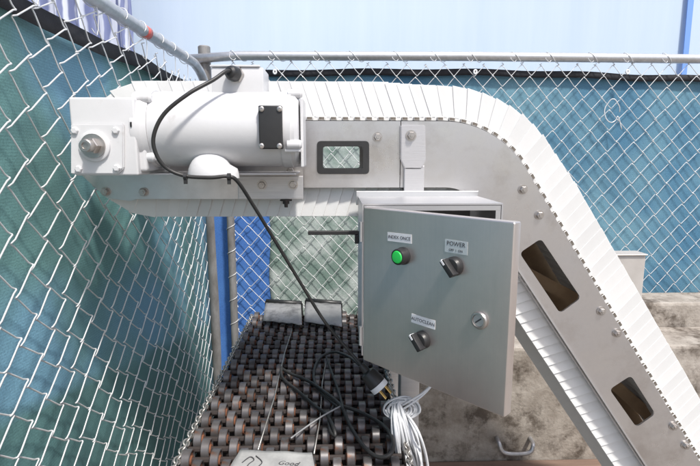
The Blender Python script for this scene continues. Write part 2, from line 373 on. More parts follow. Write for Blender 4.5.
def web_l(s, t):
    y = 0.25 + s * (FY - 0.05 - 0.25); return Vector((FX - 0.014 + 0.004 * math.sin(y * 17), y, zwl - 0.028 + t * 0.040 + 0.005 * math.sin(y * 9)))
obj('webbing', cloth(web_l, 80, 2, Vector((-0.003, 0, 0))), DARK_WEB, lf, True)
# corner posts
bm = bmesh.new(); pt = P(204, 46, 2.24)
lathe(bm, Vector((pt.x, 2.24, 0)), Vector((0, 0, 1)), [(0, 0.026), (pt.z - 0.004, 0.026), (pt.z, 0.022)], 20)
obj('corner_post', bm, RUSTY_POST, lf, 40)
# --- back fence
bf = thing('chain_link_fence', 'chain link fence across the back with blue screen under a straight galvanised rail', 'fence', (0.6, FY, 0))
X0, X1 = FX + 0.10, 2.6
W2, H2 = 0.083, 0.094
nw = int((X1 - X0) / (W2 / 2))
zbm = P(460, 64, FY).z
for k in range(nw):
    bm = wire_bm(lambda u, v, d: Vector((X0 + u, FY - d, v)), k, W2, H2, 0.10, zbm + 0.004 * math.sin(k * 2.1), 0.00155, 9)
    obj('wire', bm, WIRE, bf, True)
# the mended hole: a loop of loose wire
bm = bmesh.new(); c = P(612, 112, FY - 0.012)
tube(bm, smooth_path([c + Vector((0.034 * math.cos(a), -0.004 * math.sin(2 * a), 0.045 * math.sin(a) + (0.01 if 1 < a < 2 else 0))) for a in [q * 0.45 for q in range(14)]] + [c + Vector((0.05, 0, -0.075))], 4), 0.0023, 5)
obj('loose_wire', bm, WIRE, bf, True)
xr0 = P(238, 57, FY).x
bm = bmesh.new(); tube(bm, [(xr0 - 0.22, FY + 0.02, ZB - 0.012), (xr0, FY, ZB), (0.6, FY, ZB + 0.003), (1.6, FY, ZB - 0.002), (X1 + 0.2, FY, ZB - 0.004)], 0.0195, 18); obj('top_rail', bm, GALV, bf, True)
for i in range(16):
    xx = xr0 + 0.02 + i * 0.171 + random.uniform(-0.02, 0.02)
    bm = bmesh.new(); pts = []
    for q in range(13):
        a = 0.2 + q / 12 * 5.4
        pts.append((xx + 0.058 - 0.0048 * q * 1.7, FY - 0.0215 * math.cos(a + 1.9), ZB + 0.0215 * math.sin(a + 1.9)))
    e = Vector(pts[-1]); pts += [e + Vector((-0.006, -0.012, -0.028)), e + Vector((0.012, -0.012, -0.042)), e + Vector((0.022, -0.006, -0.03))]
    tube(bm, smooth_path(pts, 2), 0.0014, 5); obj('tie_wire', bm, WIRE, bf, True)
zwb = P(460, 73, FY).z
def sag(x): return 0.008 * math.sin(x * 2.3 + 0.6) - 0.012 * max(0, x - 0.9) + 0.003 * math.sin(x * 13)
xs0 = P(270, 250, FY + 0.03).x; xs1 = P(358, 250, FY + 0.03).x
def fb(s, t):
    x = X0 + 0.02 + s * (X1 - X0); z = 0.06 + t * (zwb + 0.002 + sag(x) - 0.06)
    return Vector((x, FY + 0.042 + 0.020 * noise.noise(Vector((x * 2.5, z * 1.4, 8.1))) + 0.004 * noise.noise(Vector((x * 9, z * 5, 2.2))), z))
obj('privacy_screen', cloth(fb, 100, 60, Vector((0, 0.002, 0))), SCREEN_BACK, bf, True)
def fw_(s, t):
    x = X0 + 0.02 + s * (X1 - X0); return Vector((x, FY + 0.016 + 0.003 * math.sin(x * 15), zwb - 0.016 + t * 0.028 + sag(x)))
obj('webbing', cloth(fw_, 120, 2, Vector((0, 0.003, 0))), DARK_WEB, bf, True)
for px in (275, 475, 627):
    c = P(px, 72, FY - 0.01); bm = bmesh.new()
    tube(bm, smooth_path([c + Vector((0.006 * math.cos(a), -0.004, 0.008 * math.sin(a))) for a in [q * 0.8 for q in range(9)]], 3), 0.004, 6); obj('cable_tie', bm, TIE, bf, True)
bm = bmesh.new(); xp = P(231, 250, 2.15).x
lathe(bm, Vector((xp, 2.165, 0)), Vector((0, 0, 1)), [(0, 0.017), (1.62, 0.017)], 16); obj('stay_post', bm, RUSTY_POST, bf, 40)
for i in range(9):
    zz = 0.55 + i * 0.11; bm = bmesh.new()
    tube(bm, [(xp + 0.019 * math.cos(q * 0.7), 2.165 + 0.019 * math.sin(q * 0.7), zz + q * 0.006) for q in range(10)], 0.0016, 5); obj('tie_wire', bm, WIRE, bf, True)
# --- extra cloths tied to the back fence
def rect_cloth(x0, x1, z0, z1, y, amp, s):
    def f_(a, b): 
        x = x0 + a * (x1 - x0); z = z0 + b * (z1 - z0)
        return Vector((x + 0.008 * noise.noise(Vector((z * 5, s, 0))), y + amp * noise.noise(Vector((x * 7, z * 2, s))), z))
    return cloth(f_, 24, 30, Vector((0, 0.002, 0)))
tag(obj('tarp', rect_cloth(-0.565, xs0 + 0.008, 0.3, 1.50, FY + 0.022, 0.006, 3.3), TARP_BLUE, None, True), 'bright blue tarp strip hung on the fence beside the corner post', 'tarp')
tag(obj('screen_cloth', rect_cloth(xs0, xs1 + 0.1, 0.3, 1.52, FY + 0.020, 0.005, 6.1), SCREEN_GREY, None, True), 'grey green woven cloth hung on the back fence left of the control cabinet', 'cloth')

# ------------------------------------------------------------------ pale tarp wall and folded striped cloth behind
def ft(s, t):
    x = -4.5 + 12 * s; z = 0 + 4.6 * t
    return Vector((x, 3.3 + 0.02 * math.sin(x * 2.2) + 0.03 * noise.noise(Vector((x * 0.8, z * 0.5, 3))), z))
tp = thing('tarp_wall', 'tall pale blue tarpaulin wall standing behind the back fence', 'tarp wall', (0, 3.3, 0))
obj('sheet', cloth(ft, 80, 24, Vector((0, 0.01, 0))), TARP_PALE, tp, True)
bm = bmesh.new(); c0 = P(691, 0, 3.25); c1 = P(686, 54, 3.25)
dd = (c0 - c1).normalized(); a = c1 - dd * 1.0; b_ = c1 + dd * 2.0
prism(bm, [a + Vector((-0.012, 0, 0)), a + Vector((0.012, 0, 0)), b_ + Vector((0.03, 0, 0)), b_ + Vector((-0.026, 0, 0))], Vector((0, 0.006, 0))); obj('stripe', bm, TARP_STRIPE, tp)
xa, xb = P(-20, 30, 2.9).x, P(133, 30, 2.9).x
def fs_(s, t):
    x = xa - 0.3 + s * (xb - xa + 0.3); z = 0.9 + t * 2.3
    return Vector((x + 0.05 * (1 - t) * 0.4, 2.9 + 0.035 * math.sin(x * 46 + 1.5 * math.sin(x * 9)) + 0.015 * math.sin(x * 91), z))
tag(obj('striped_cloth', cloth(fs_, 160, 12, Vector((0, 0.003, 0))), STRIPED, None, True), 'blue and white striped cloth hanging in folds behind the left fence rail', 'cloth')

# ================================================================== CONVEYOR
YP, YQ = 1.15, 1.45                   # front faces of near and far side plates
cv = thing('belt_conveyor', 'stainless gooseneck conveyor with white side-guarded plastic belt sloping down to the right', 'conveyor', (0.4, 1.3, 0))
z_top = P(370, 121, YP).z; z_bot = P(370, 187.5, YP).z
i1 = P(580, 260, YP); i2 = P(660, 395, YP); inc = (i2 - i1).normalized(); inc.y = 0; inc.normalize()
def line_at_z(p, z): return p + inc * ((z - p.z) / inc.z)
corner = line_at_z(i1, z_top)
ang = math.acos(inc.x)                # slope angle below horizontal
Rt = 0.237
T = Rt * math.tan(ang / 2)
arc_c = Vector((corner.x - T, YP, z_top - Rt))
def arc(c, r, a0, a1, n): return [Vector((c.x + r * math.cos(a0 + (a1 - a0) * q / n), c.y, c.z + r * math.sin(a0 + (a1 - a0) * q / n))) for q in range(n + 1)]
top_arc = arc(arc_c, Rt, math.pi / 2, math.pi / 2 - ang, 16)
l1 = P(515, 263, YP); l2 = P(647, 466, YP); linc = (l2 - l1); linc.y = 0; linc.normalize()
def low_at_z(z): return l1 + linc * ((z - l1.z) / linc.z)
zend = 0.16
lc = low_at_z(z_bot)
lowR = 0.09; lT = lowR * math.tan(ang / 2)
low_arc = arc(Vector((lc.x - lT, YP, z_bot - lowR)), lowR, math.pi / 2, math.pi / 2 - ang, 8)
hx = P(142, 150, YP).x
seam = P(400, 150, YP).x
end_top = line_at_z(i1, zend + 0.08); end_low = low_at_z(zend)
def sx(p): return Vector(p)
w1 = round_poly([P(541, 238.5, YP), P(519.5, 253, YP), P(560, 313.5, YP), P(581, 298, YP)], 0.012)
w2 = round_poly([P(631, 375.5, YP), P(609.5, 389.5, YP), P(636.5, 427.5, YP), P(655.5, 414, YP)], 0.012)
w0 = round_poly([P(320, 144, YP), P(320, 171, YP), P(366, 171, YP), P(366, 144, YP)], 0.008)
TH = Vector((0, 0.005, 0))
bm = bmesh.new()
plate_with_holes(bm, [Vector((hx - 0.10, YP, z_bot + 0.02)), Vector((hx - 0.07, YP, z_bot)), Vector((seam, YP, z_bot)), Vector((seam, YP, z_top)), Vector((hx - 0.05, YP, z_top))], [w0], TH)
obj('side_plate', bm, STEEL_PLATE, cv)
g_out = [Vector((seam + 0.002, YP, z_bot)), Vector((seam + 0.002, YP, z_top))] + top_arc + [end_top, end_low] + low_arc[::-1]
bm = bmesh.new(); plate_with_holes(bm, g_out, [w1, w2], TH); sp = obj('side_plate', bm, STEEL_PLATE, cv)
# turned flange along the lower edge of the gooseneck plate
bm = bmesh.new()
fl_ = [P(516, 265, YP), end_low]
nrm = Vector((linc.z, 0, -linc.x))
if nrm.x > 0: nrm = -nrm
prism(bm, [fl_[0] + nrm * 0.001, fl_[1] + nrm * 0.001, fl_[1] + nrm * 0.005, fl_[0] + nrm * 0.005], Vector((0, -0.012, 0)))
prism(bm, [fl_[0] + nrm * 0.0065, fl_[1] + nrm * 0.0065, fl_[1] + nrm * 0.009, fl_[0] + nrm * 0.009], Vector((0, 0.016, 0)))
obj('flange', bm, STEEL, cv)
# far plate
OF = Vector((0, YQ - YP, 0))
bm = bmesh.new()
plate_with_holes(bm, [p + OF for p in [Vector((hx - 0.10, YP, z_bot + 0.02)), Vector((hx - 0.07, YP, z_bot)), Vector((seam, YP, z_bot)), Vector((seam, YP, z_top)), Vector((hx - 0.05, YP, z_top))]], [[p + OF for p in w0]], TH)
obj('side_plate', bm, STEEL_PLATE, cv)
bm = bmesh.new(); plate_with_holes(bm, [p + OF + (Vector((-inc.z, 0, inc.x)) * 0.011 if p.z > 0.3 else Vector()) for p in g_out], [], TH); obj('side_plate', bm, BROWN, cv)['label'] = 'brown inner face of the far side plate'
# window gasket on the first opening
bm = bmesh.new()
go = round_poly([P(317, 141, YP), P(317, 174, YP), P(369, 174, YP), P(369, 141, YP)], 0.010); gi = round_poly([P(323, 146.5, YP), P(323, 168.5, YP), P(363, 168.5, YP), P(363, 146.5, YP)], 0.006)
plate_with_holes(bm, [p + Vector((0, -0.006, 0)) for p in go], [[p + Vector((0, -0.006, 0)) for p in gi]], Vector((0, 0.005, 0)))
obj('window_gasket', bm, BLACK, cv)
# inside: cross brace and return shoe seen through the slope openings
for (pa, pb) in (((505, 262), (600, 312)), ((600, 372), (668, 432))):
    a = P(*pa, 1.32); b_ = P(*pb, 1.32); d = (b_ - a).normalized(); u = Vector((-d.z, 0, d.x)) * 0.017
    bm = bmesh.new(); prism(bm, [a - u, b_ - u, b_ + u, a + u], Vector((0, 0.03, 0))); obj('brace', bm, BROWN, cv)
# bolts on the plates
for q in ((377.5, 137), (522.7, 189.5), (539, 215), (601, 311), (616.6, 333), (673, 426), (685, 445)):
    obj('bolt', bolt_bm(P(*q, YP) + NY * 0.0002, NY, 0.0085, 0.008, 0.0115), BOLT, cv, 30)
# leg with its bolted strap
bm = bmesh.new()
s0 = P(400, 125, YP); s1 = P(425, 168, YP)
prism(bm, [P(400, 125, YP), P(424.5, 125, YP), P(425, 160, YP), P(421, 168.5, YP), P(404, 168.5, YP), P(400, 160, YP)], Vector((0, -0.012, 0)))
bmesh.ops.bevel(bm, geom=bm.edges[:], offset=0.002, segments=2, affect='EDGES')
st = obj('strap', bm, STEEL, cv)
obj('bolt', bolt_bm(P(411, 135.5, YP - 0.012) + NY * 0.0002, NY, 0.009, 0.008, 0.0125), BOLT, cv, 30)
lx0 = P(403.5, 180, YP).x; lx1 = P(423.5, 180, YP).x
bm = bmesh.new(); box(bm, (lx0, YP - 0.010, 0.01), (lx1, YP - 0.0005, s1.z + 0.006), 0.002, 2); box(bm, (lx0, YP - 0.0004, 0.01), (lx1, YP + 0.04, z_bot - 0.002), 0.003, 2)
box(bm, (lx0 - 0.04, YP - 0.05, 0.0), (lx1 + 0.04, YP + 0.08, 0.0095), 0.002, 1); obj('leg', bm, STEEL, cv)
bm = bmesh.new(); box(bm, (lx0, YQ - 0.04, 0.01), (lx1, YQ - 0.001, z_bot - 0.002), 0.003, 2); box(bm, (lx0 - 0.04, YQ - 0.07, 0), (lx1 + 0.04, YQ + 0.05, 0.0095), 0.002, 1); obj('leg', bm, STEEL, cv)
# tail boot resting on the ground
bm = bmesh.new(); box(bm, (end_low.x - 0.10, YP - 0.02, 0.0), (end_top.x + 0.25, YQ + 0.03, 0.03), 0.004, 1); obj('foot_plate', bm, STEEL, cv)
for yy in (YP + 0.004, YQ - 0.004):
    bm = bmesh.new(); box(bm, (end_low.x - 0.02, yy - 0.003, 0.031), (end_top.x + 0.05, yy + 0.003, zend + 0.1), 0.001, 1); obj('tail_bracket', bm, STEEL, cv)

# belt path (X, Z): tail -> up the slope -> horizontal -> head -> back -> down the slope
bt = 0.007; inb = 0.013
def off(p, n, d): return Vector((p.x, 0, p.z)) + n * d
n_inc = Vector((-inc.z, 0, inc.x)); n_low = nrm
path = []
a = off(line_at_z(i1, zend + 0.13), n_inc, bt); path.append(a)
arcT = arc(arc_c, Rt + bt, math.pi / 2 - ang, math.pi / 2, 14)
path += [Vector((p.x, 0, p.z)) for p in arcT]
hr = (z_top + bt - (z_bot + inb)) / 2
hc = Vector((hx + 0.02, 0, z_bot + inb + hr))
path += arc(hc, hr, math.pi / 2, math.pi * 1.5, 22)
lcin = lc.x - lT + 0.004
path += [Vector((p.x, 0, p.z)) for p in arc(Vector((lcin, 0, z_bot + inb - lowR - inb)), lowR + inb, math.pi / 2, math.pi / 2 - ang, 10)]
path.append(off(low_at_z(zend + 0.05), n_low, -inb))
# resample
PITCHB = 0.0275
segs = [0]
for i in range(1, len(path)): segs.append(segs[-1] + (path[i] - path[i - 1]).length)
def at(s):
    for i in range(1, len(path)):
        if segs[i] >= s or i == len(path) - 1:
            t_ = (s - segs[i - 1]) / max(1e-9, segs[i] - segs[i - 1]); return path[i - 1].lerp(path[i], t_), (path[i] - path[i - 1]).normalized()
yb0, yb1 = YP + 0.020, YQ - 0.012
bm = bmesh.new(); box(bm, (-0.0128, 0, -0.005), (0.0088, yb1 - yb0, 0.005), 0.0015, 1); box(bm, (-0.004, 0.004, -0.0045), (0.0146, yb1 - yb0 - 0.004, 0.0035))
box(bm, (-0.0085, -0.015, -0.005), (0.0055, 0.0, 0.0035), 0.001, 1)
nf = len(bm.faces); box(bm, (0.0058, -0.008, -0.0048), (0.0185, -0.0005, 0.0015))  # dark filler box in the tab gap, its colour carries the gap's shade
bm.faces.ensure_lookup_table()
for f in bm.faces[nf:]: f.material_index = 1
link0 = obj('belt_link', bm, BELT, cv, mats=[BELT, GAP_SHADE]); link_me = link0.data; bpy.data.objects.remove(link0)
GH = 0.083
GUARDS = {}
def guard_mesh(slant, fan, step):
    """one overlapping guard plate: leans by slant, its outer edge is fan wide, its trailing edge stands step proud"""
    key = (round(slant, 4), round(fan, 4), round(step, 4))
    if key in GUARDS: return GUARDS[key]
    bm = bmesh.new(); e = slant
    prism(bm, [(-0.015, step, 0.004), (0.018, -step * 0.8, 0.004), (0.001 + fan * (0.5 if fan > 0.05 else 0.6) + e, -step, GH), (0.001 - fan * (0.5 if fan > 0.05 else 0.4) + e, step, GH)], Vector((0, 0.0022, 0)))
    bmesh.ops.bevel(bm, geom=[ed for ed in bm.edges], offset=0.0006, segments=1, affect='EDGES')
    me = bpy.data.meshes.new('side_guard'); bmesh.ops.recalc_face_normals(bm, faces=bm.faces[:]); bm.to_mesh(me); bm.free(); me.materials.append(BELT)
    GUARDS[key] = me; return me
far = bmesh.new()
nl = int(segs[-1] / PITCHB); base = world(cv)
CURVE = Rt * ang
for i in range(nl):
    p, t_ = at(i * PITCHB + 0.01)
    t2 = (at(min(segs[-1], i * PITCHB + 0.022))[0] - at(max(0, i * PITCHB - 0.002))[0]).normalized()
    n = Vector((t2.z, 0, -t2.x))                              # outward
    if i == 0: flip = 1 if n.dot(n_inc) > 0 else -1
    n = n * flip
    Mx = Matrix(((t2.x, 0, n.x, p.x), (0, 1, 0, yb0), (t2.z, 0, n.z, p.z), (0, 0, 0, 1)))
    o = bpy.data.objects.new('belt_link', link_me); C.objects.link(o); o.parent = cv; o.matrix_local = Matrix.Translation(-base) @ Mx
    sm = i * PITCHB; h0, h1 = segs[27], segs[37] + 0.08
    f_ = min(1, max(0, (sm - h0) / (h1 - h0))); sl = 0.012 + (-0.034 - 0.012) * round(f_ * 8) / 8
    fan = 0.064 if segs[15] < sm + 0.01 < segs[37] else 0.044
    step = 0.0010 if f_ < 1 else 0.0032
    jt = Matrix.Rotation(random.uniform(-0.006, 0.006), 4, 'Y') @ Matrix.Rotation(random.uniform(-0.012, 0.012), 4, 'Z')
    gmu = guard_mesh(sl, fan, step)
    o = bpy.data.objects.new('side_guard', gmu); C.objects.link(o); o.parent = cv; o.matrix_local = Matrix.Translation(-base) @ Mx @ jt @ Matrix.Diagonal((1, 1, 1 - 0.12 * math.sin(math.pi * min(1, max(0, (sm - segs[1] + 0.14) / (CURVE + 0.28)))) ** 0.8, 1)) @ Matrix.Translation((0, 0.001, random.uniform(-0.0005, 0.0005)))
    M2 = Mx @ Matrix.Translation((0, yb1 - yb0 - 0.004, 0)); b4 = bmesh.new(); b4.from_mesh(gmu); b4.transform(M2); tmp = bpy.data.meshes.new('t'); b4.to_mesh(tmp); b4.free(); far.from_mesh(tmp); bpy.data.meshes.remove(tmp)
fo = obj('far_side_guards', far, BELT, cv); fo['kind'] = 'stuff'
# head shaft
bm = bmesh.new(); lathe(bm, Vector((hc.x, YP - 0.02, hc.z)), Vector((0, 1, 0)), [(0, 0.016), (YQ - YP + 0.05, 0.016)], 20); lathe(bm, Vector((hc.x, YP + 0.03, hc.z)), Vector((0, 1, 0)), [(0, hr - 0.012), (YQ - YP - 0.06, hr - 0.012)], 24)
obj('head_drum', bm, STEEL, cv, 40)

# ================================================================== GEAR MOTOR
gm = thing('gear_motor', 'white painted gearbox and motor bolted on the conveyor head', 'motor', (P(185, 150, 1.03).x, 1.03, P(185, 199, 1.13).z))
YG = 0.95
# mounting plate
YM = 1.128
bm = bmesh.new()
plate_with_holes(bm, [P(78, 172, YM), P(107, 198, YM), P(131, 201, YM), P(136, 199, YM), P(303, 199, YM), P(303, 166, YM), P(240, 166, YM)], [], Vector((0, 0.008, 0)))
obj('mounting_plate', bm, STEEL_PLATE, gm)
bm = bmesh.new(); a = P(238, 176, YM); b_ = P(303.5, 199, YM); box(bm, (a.x, YM - 0.006, b_.z), (b_.x, YM - 0.0005, a.z), 0.0015, 2); obj('clamp_plate', bm, STEEL, gm)
for q in ((106, 191.5), (144, 192)): obj('bolt', bolt_bm(P(*q, YM), NY, 0.009, 0.010, 0.011), BOLT, gm, 30)
for q in ((262, 185), (293, 184.5)): obj('bolt', bolt_bm(P(*q, YM - 0.006), NY, 0.0085, 0.008, 0.0115), BOLT, gm, 30)
for q in ((291, 171),): obj('bolt', bolt_bm(P(*q, YM), NY, 0.008, 0.010, 0.010), BOLT, gm, 30)
bm = bmesh.new(); c = P(286, 199.5, YM + 0.003); lathe(bm, c, Vector((0, 0, -1)), [(0, 0.014), (0.003, 0.014), (0.0031, 0.008), (0.010, 0.008), (0.0101, 0.0045), (0.018, 0.004)], 10); obj('bolt', bm, AXLE, gm, 30)
# gearbox
g1, g2 = P(68, 97, YG), P(126, 176, YG); g3 = P(140, 97, YG)
bm = bmesh.new(); box(bm, (g1.x, YG, g2.z + 0.001), (g3.x - 0.012, 1.119, g1.z), 0.004, 3); box(bm, (g1.x + 0.012, YG + 0.012, g2.z + 0.008), (g3.x, 1.10, g1.z - 0.008), 0.006, 3)
gb = obj('gearbox', bm, WHITE_PAINT, gm, 40)
bm = bmesh.new()
cc = [P(72.5, 124, YG), P(72.5, 174, YG), P(119, 174, YG), P(125, 168, YG), P(125, 124, YG)]
prism(bm, cc, Vector((0, -0.007, 0))); bmesh.ops.bevel(bm, geom=bm.edges[:], offset=0.002, segments=2, affect='EDGES')
obj('cover_plate', bm, WHITE_PAINT, gb, 40)
for q in ((75, 130.5), (116, 130.5), (79, 169), (117, 168)):
    bm = bmesh.new(); lathe(bm, P(*q, YG - 0.007), NY, [(0, 0.0068), (0.004, 0.0066), (0.0052, 0.005)], 6); obj('bolt', bm, WHITE_PAINT, gb, 30)
bm = bmesh.new(); c = P(95, 146, YG - 0.0071)
lathe(bm, c, NY, [(0, 0.029), (0.0045, 0.0285), (0.006, 0.026)], 32); obj('boss_ring', bm, WHITE_PAINT, gb, 40)
bm = bmesh.new()
lathe(bm, c + NY * 0.0062, NY, [(0, 0.0225), (0.0035, 0.0225)], 28); lathe(bm, c + NY * 0.0098, NY, [(0, 0.0155), (0.012, 0.0155), (0.0135, 0.014)], 6); lathe(bm, c + NY * 0.0235, NY, [(0, 0.0115), (0.013, 0.0115), (0.0145, 0.010), (0.0146, 0.006), (0.012, 0.0055)], 20)
obj('shaft_bolt', bm, BOLT, gb, 30)
for q in ((120, 0.0), (150, 0.0)):
    c = P(66, q[0], YG + 0.06); c.x = g1.x - 0.0002
    bm = bmesh.new(); lathe(bm, c, Vector((-1, 0, 0)), [(0, 0.02 if q[0] < 130 else 0.009), (0.006, 0.018 if q[0] < 130 else 0.008), (0.010, 0.008), (0.016, 0.007)], 16); obj('plug', bm, WHITE_PAINT, gb, 40)
# motor body, axis along X
YC = 1.03; zc = P(220, 129.5, YC).z; rb = 0.0745
xA = P(150, 130, YC).x; xB = P(296, 130, YC).x
ax = Vector((1, 0, 0))
bm = bmesh.new()
lathe(bm, Vector((g3.x - 0.004, YC, zc)), ax, [(0, 0.052), (xA - g3.x - 0.012, 0.060), (xA - g3.x + 0.004, 0.066)], 40)
obj('adapter', bm, WHITE_PAINT, gm, 35)
bm = bmesh.new()
lathe(bm, Vector((xA - 0.010, YC, zc)), ax, [(0, 0.079), (0.002, 0.082), (0.018, 0.082), (0.021, 0.080), (0.030, 0.0765)], 48)
for k in range(4):
    a_ = R(45 + 90 * k); c = Vector((xA - 0.006, YC + 0.079 * math.cos(a_), zc + 0.079 * math.sin(a_))); lathe(bm, c, ax, [(0, 0.010), (0.030, 0.010), (0.034, 0.006)], 14)
obj('front_bell', bm, WHITE_PAINT, gm, 35)
bm = bmesh.new(); lathe(bm, Vector((xA + 0.0205, YC, zc)), ax, [(0, rb), (xB - xA - 0.045, rb)], 56); obj('motor_body', bm, WHITE_PAINT, gm, 35)
bm = bmesh.new()
lathe(bm, Vector((xB - 0.0242, YC, zc)), ax, [(0, 0.0765), (0.018, 0.0768), (0.0185, 0.074), (0.026, 0.073), (0.033, 0.064), (0.034, 0.03)], 48)
for k in range(4):
    a_ = R(25 + 90 * k); c = Vector((xB - 0.012, YC + 0.0745 * math.cos(a_), zc + 0.0745 * math.sin(a_)))
    lathe(bm, c, ax, [(0, 0.009), (0.024, 0.009), (0.028, 0.006)], 12)
obj('rear_bell', bm, WHITE_PAINT, gm, 35)
bm = bmesh.new(); a = P(149, 122, YC - 0.0805); box(bm, (xA - 0.006, YC - 0.0835, a.z - 0.009), (xA - 0.003, YC - 0.0775, a.z), 0, 1); obj('slot', bm, BLACK, gm)
# rear lug plate seen edge on
bm = bmesh.new(); a = P(300, 98, 0.99); b_ = P(304, 167, 0.99); box(bm, (a.x, 0.985, b_.z), (b_.x, 1.07, a.z), 0.002, 2); obj('end_plate', bm, WHITE_PAINT, gm)
# black cover plate with four screws
YF = YC - rb
n0 = P(258.5, 105.5, YF - 0.004); n1 = P(283, 149, YF - 0.004)
bm = bmesh.new(); box(bm, (n0.x, YF - 0.010, n1.z), (n1.x, YF + 0.016, n0.z), 0.003, 3)
npl = obj('cover', bm, BLACK, gm, 40)
for q in ((261.5, 109), (279.5, 109), (261.5, 146), (279.5, 146)):
    bm = bmesh.new(); lathe(bm, P(*q, YF - 0.010), NY, [(0, 0.0052), (0.0022, 0.005), (0.003, 0.0035), (0.0031, 0.0018), (0.0018, 0.0017)], 14); obj('screw', bm, BOLT, npl, 30)
# name plate rim beside it
bm = bmesh.new(); a = P(285, 150, YF + 0.012); box(bm, (a.x, YF + 0.004, a.z - 0.004), (a.x + 0.03, YF + 0.03, a.z + 0.002), 0.0015, 1); obj('rib', bm, WHITE_PAINT, gm)
# terminal box on top with gland
t0 = P(211, 65, YC - 0.02); t1 = P(264, 93, YC - 0.02)
bm = bmesh.new(); box(bm, (t0.x, YC - 0.022, zc + rb - 0.012), (t1.x, YC + 0.06, t0.z - 0.004), 0.003, 2); box(bm, (t0.x - 0.002, YC - 0.025, t0.z - 0.0038), (t1.x - 0.006, YC + 0.062, t0.z), 0.0015, 1)
tb = obj('terminal_box', bm, WHITE_PAINT, gm, 40)
gp = P(236, 74.5, YC - 0.0222); gd = Vector((-0.35, -1, 0.05)).normalized()
bm = bmesh.new(); lathe(bm, gp - gd * 0.004, gd, [(0, 0.0165), (0.008, 0.0165), (0.009, 0.0125)], 6); obj('gland_collar', bm, BRASS if False else BOLT, tb, 30)
bm = bmesh.new(); lathe(bm, gp + gd * 0.0045, gd, [(0, 0.0145), (0.012, 0.0145), (0.018, 0.012), (0.021, 0.0075)], 18); obj('gland', bm, BLACK, tb, 30)
# white domed foot under the body
bm = bmesh.new(); fc = P(211, 178, 0.985); prof = []
nu, nv = 28, 9; rings = []
for j in range(nv):
    t_ = j / (nv - 1); hz = 0.048 * math.sin(t_ * math.pi / 2) ; sc = math.cos(t_ * math.pi / 2) ** 0.75
    rings.append([bm.verts.new((fc.x + 0.045 * (sc * 0.999 + 0.001) * math.cos(2 * math.pi * k / nu) * (1.25 if math.cos(2 * math.pi * k / nu) > 0 and t_ < 0.35 else 1.0), fc.y + 0.035 * (sc * 0.999 + 0.001) * math.sin(2 * math.pi * k / nu), fc.z + hz)) for k in range(nu)])
for j in range(nv - 1):
    for k in range(nu): bm.faces.new((rings[j][k], rings[j][(k + 1) % nu], rings[j + 1][(k + 1) % nu], rings[j + 1][k]))
bm.faces.new(rings[0][::-1]); bm.faces.new(rings[-1])
obj('capacitor_dome', bm, WHITE_PAINT, gm, 50)
# base under the motor bridging to the mounting plate
bm = bmesh.new(); a = P(160, 168, 1.06); b_ = P(298, 172, 1.06); box(bm, (a.x, 1.0, b_.z - 0.004), (b_.x, 1.127, b_.z), 0.001, 1)
obj('motor_shelf', bm, STEEL, gm)

# ================================================================== CONTROL CABINET
YH = 0.957
H0 = P(363, 207, YH); H1 = P(365, 360, YH); zT, zB = H0.z, H1.z
hX = (H0.x + H1.x) / 2 - 0.002
F0 = PZ(516, 222, zT); F1 = PZ(503.5, 420, zB)
hinge = Vector((hX, YH, zB)); free = Vector(((F0.x + F1.x) / 2, (F0.y + F1.y) / 2, zB))
du = (free - hinge); DW = du.length; du.normalize(); dv = Vector((0, 0, 1)); dn = Vector((du.y, -du.x, 0))
if dn.y > 0: dn = -dn
DH = zT - zB
cb = thing('control_cabinet', 'stainless control cabinet with door ajar, mounted in front of the conveyor', 'cabinet', (hX + 0.15, 1.05, zB))
bx0, bx1 = hX - 0.002, P(504, 204, YH).x; bz0, bz1 = zB + 0.008, zT + 0.006
yF, yBk = YH + 0.004, YP - 0.0125
bm = bmesh.new(); t_ = 0.003
box(bm, (bx0, yBk - t_, bz0), (bx1, yBk, bz1))                                                # back
box(bm, (bx0, yF, bz0), (bx0 + t_, yBk - t_ - 0.0001, bz1)); box(bm, (bx1 - t_, yF, bz0), (bx1, yBk - t_ - 0.0001, bz1))
box(bm, (bx0 + t_ + 0.0001, yF, bz1 - t_), (bx1 - t_ - 0.0001, yBk - t_ - 0.0001, bz1)); box(bm, (bx0 + t_ + 0.0001, yF, bz0), (bx1 - t_ - 0.0001, yBk - t_ - 0.0001, bz0 + t_))
obj('body', bm, CAB, cb)
bm = bmesh.new(); lw = 0.014
box(bm, (bx0 + 0.004, yF + 0.001, bz1 - lw), (bx1 - 0.004, yF + 0.004, bz1 - 0.004)); box(bm, (bx0 + 0.004, yF + 0.001, bz0 + 0.004), (bx1 - 0.004, yF + 0.004, bz0 + lw))
box(bm, (bx0 + 0.004, yF + 0.001, bz0 + lw + 0.0002), (bx0 + lw, yF + 0.004, bz1 - lw - 0.0002)); box(bm, (bx1 - lw, yF + 0.001, bz0 + lw + 0.0002), (bx1 - 0.004, yF + 0.004, bz1 - lw - 0.0002))
obj('rim', bm, CAB, cb)
bm = bmesh.new(); box(bm, (bx0 + 0.02, yBk - 0.012, bz0 + 0.02), (bx1 - 0.02, yBk - 0.008, bz1 - 0.02)); obj('back_panel', bm, INNER, cb)
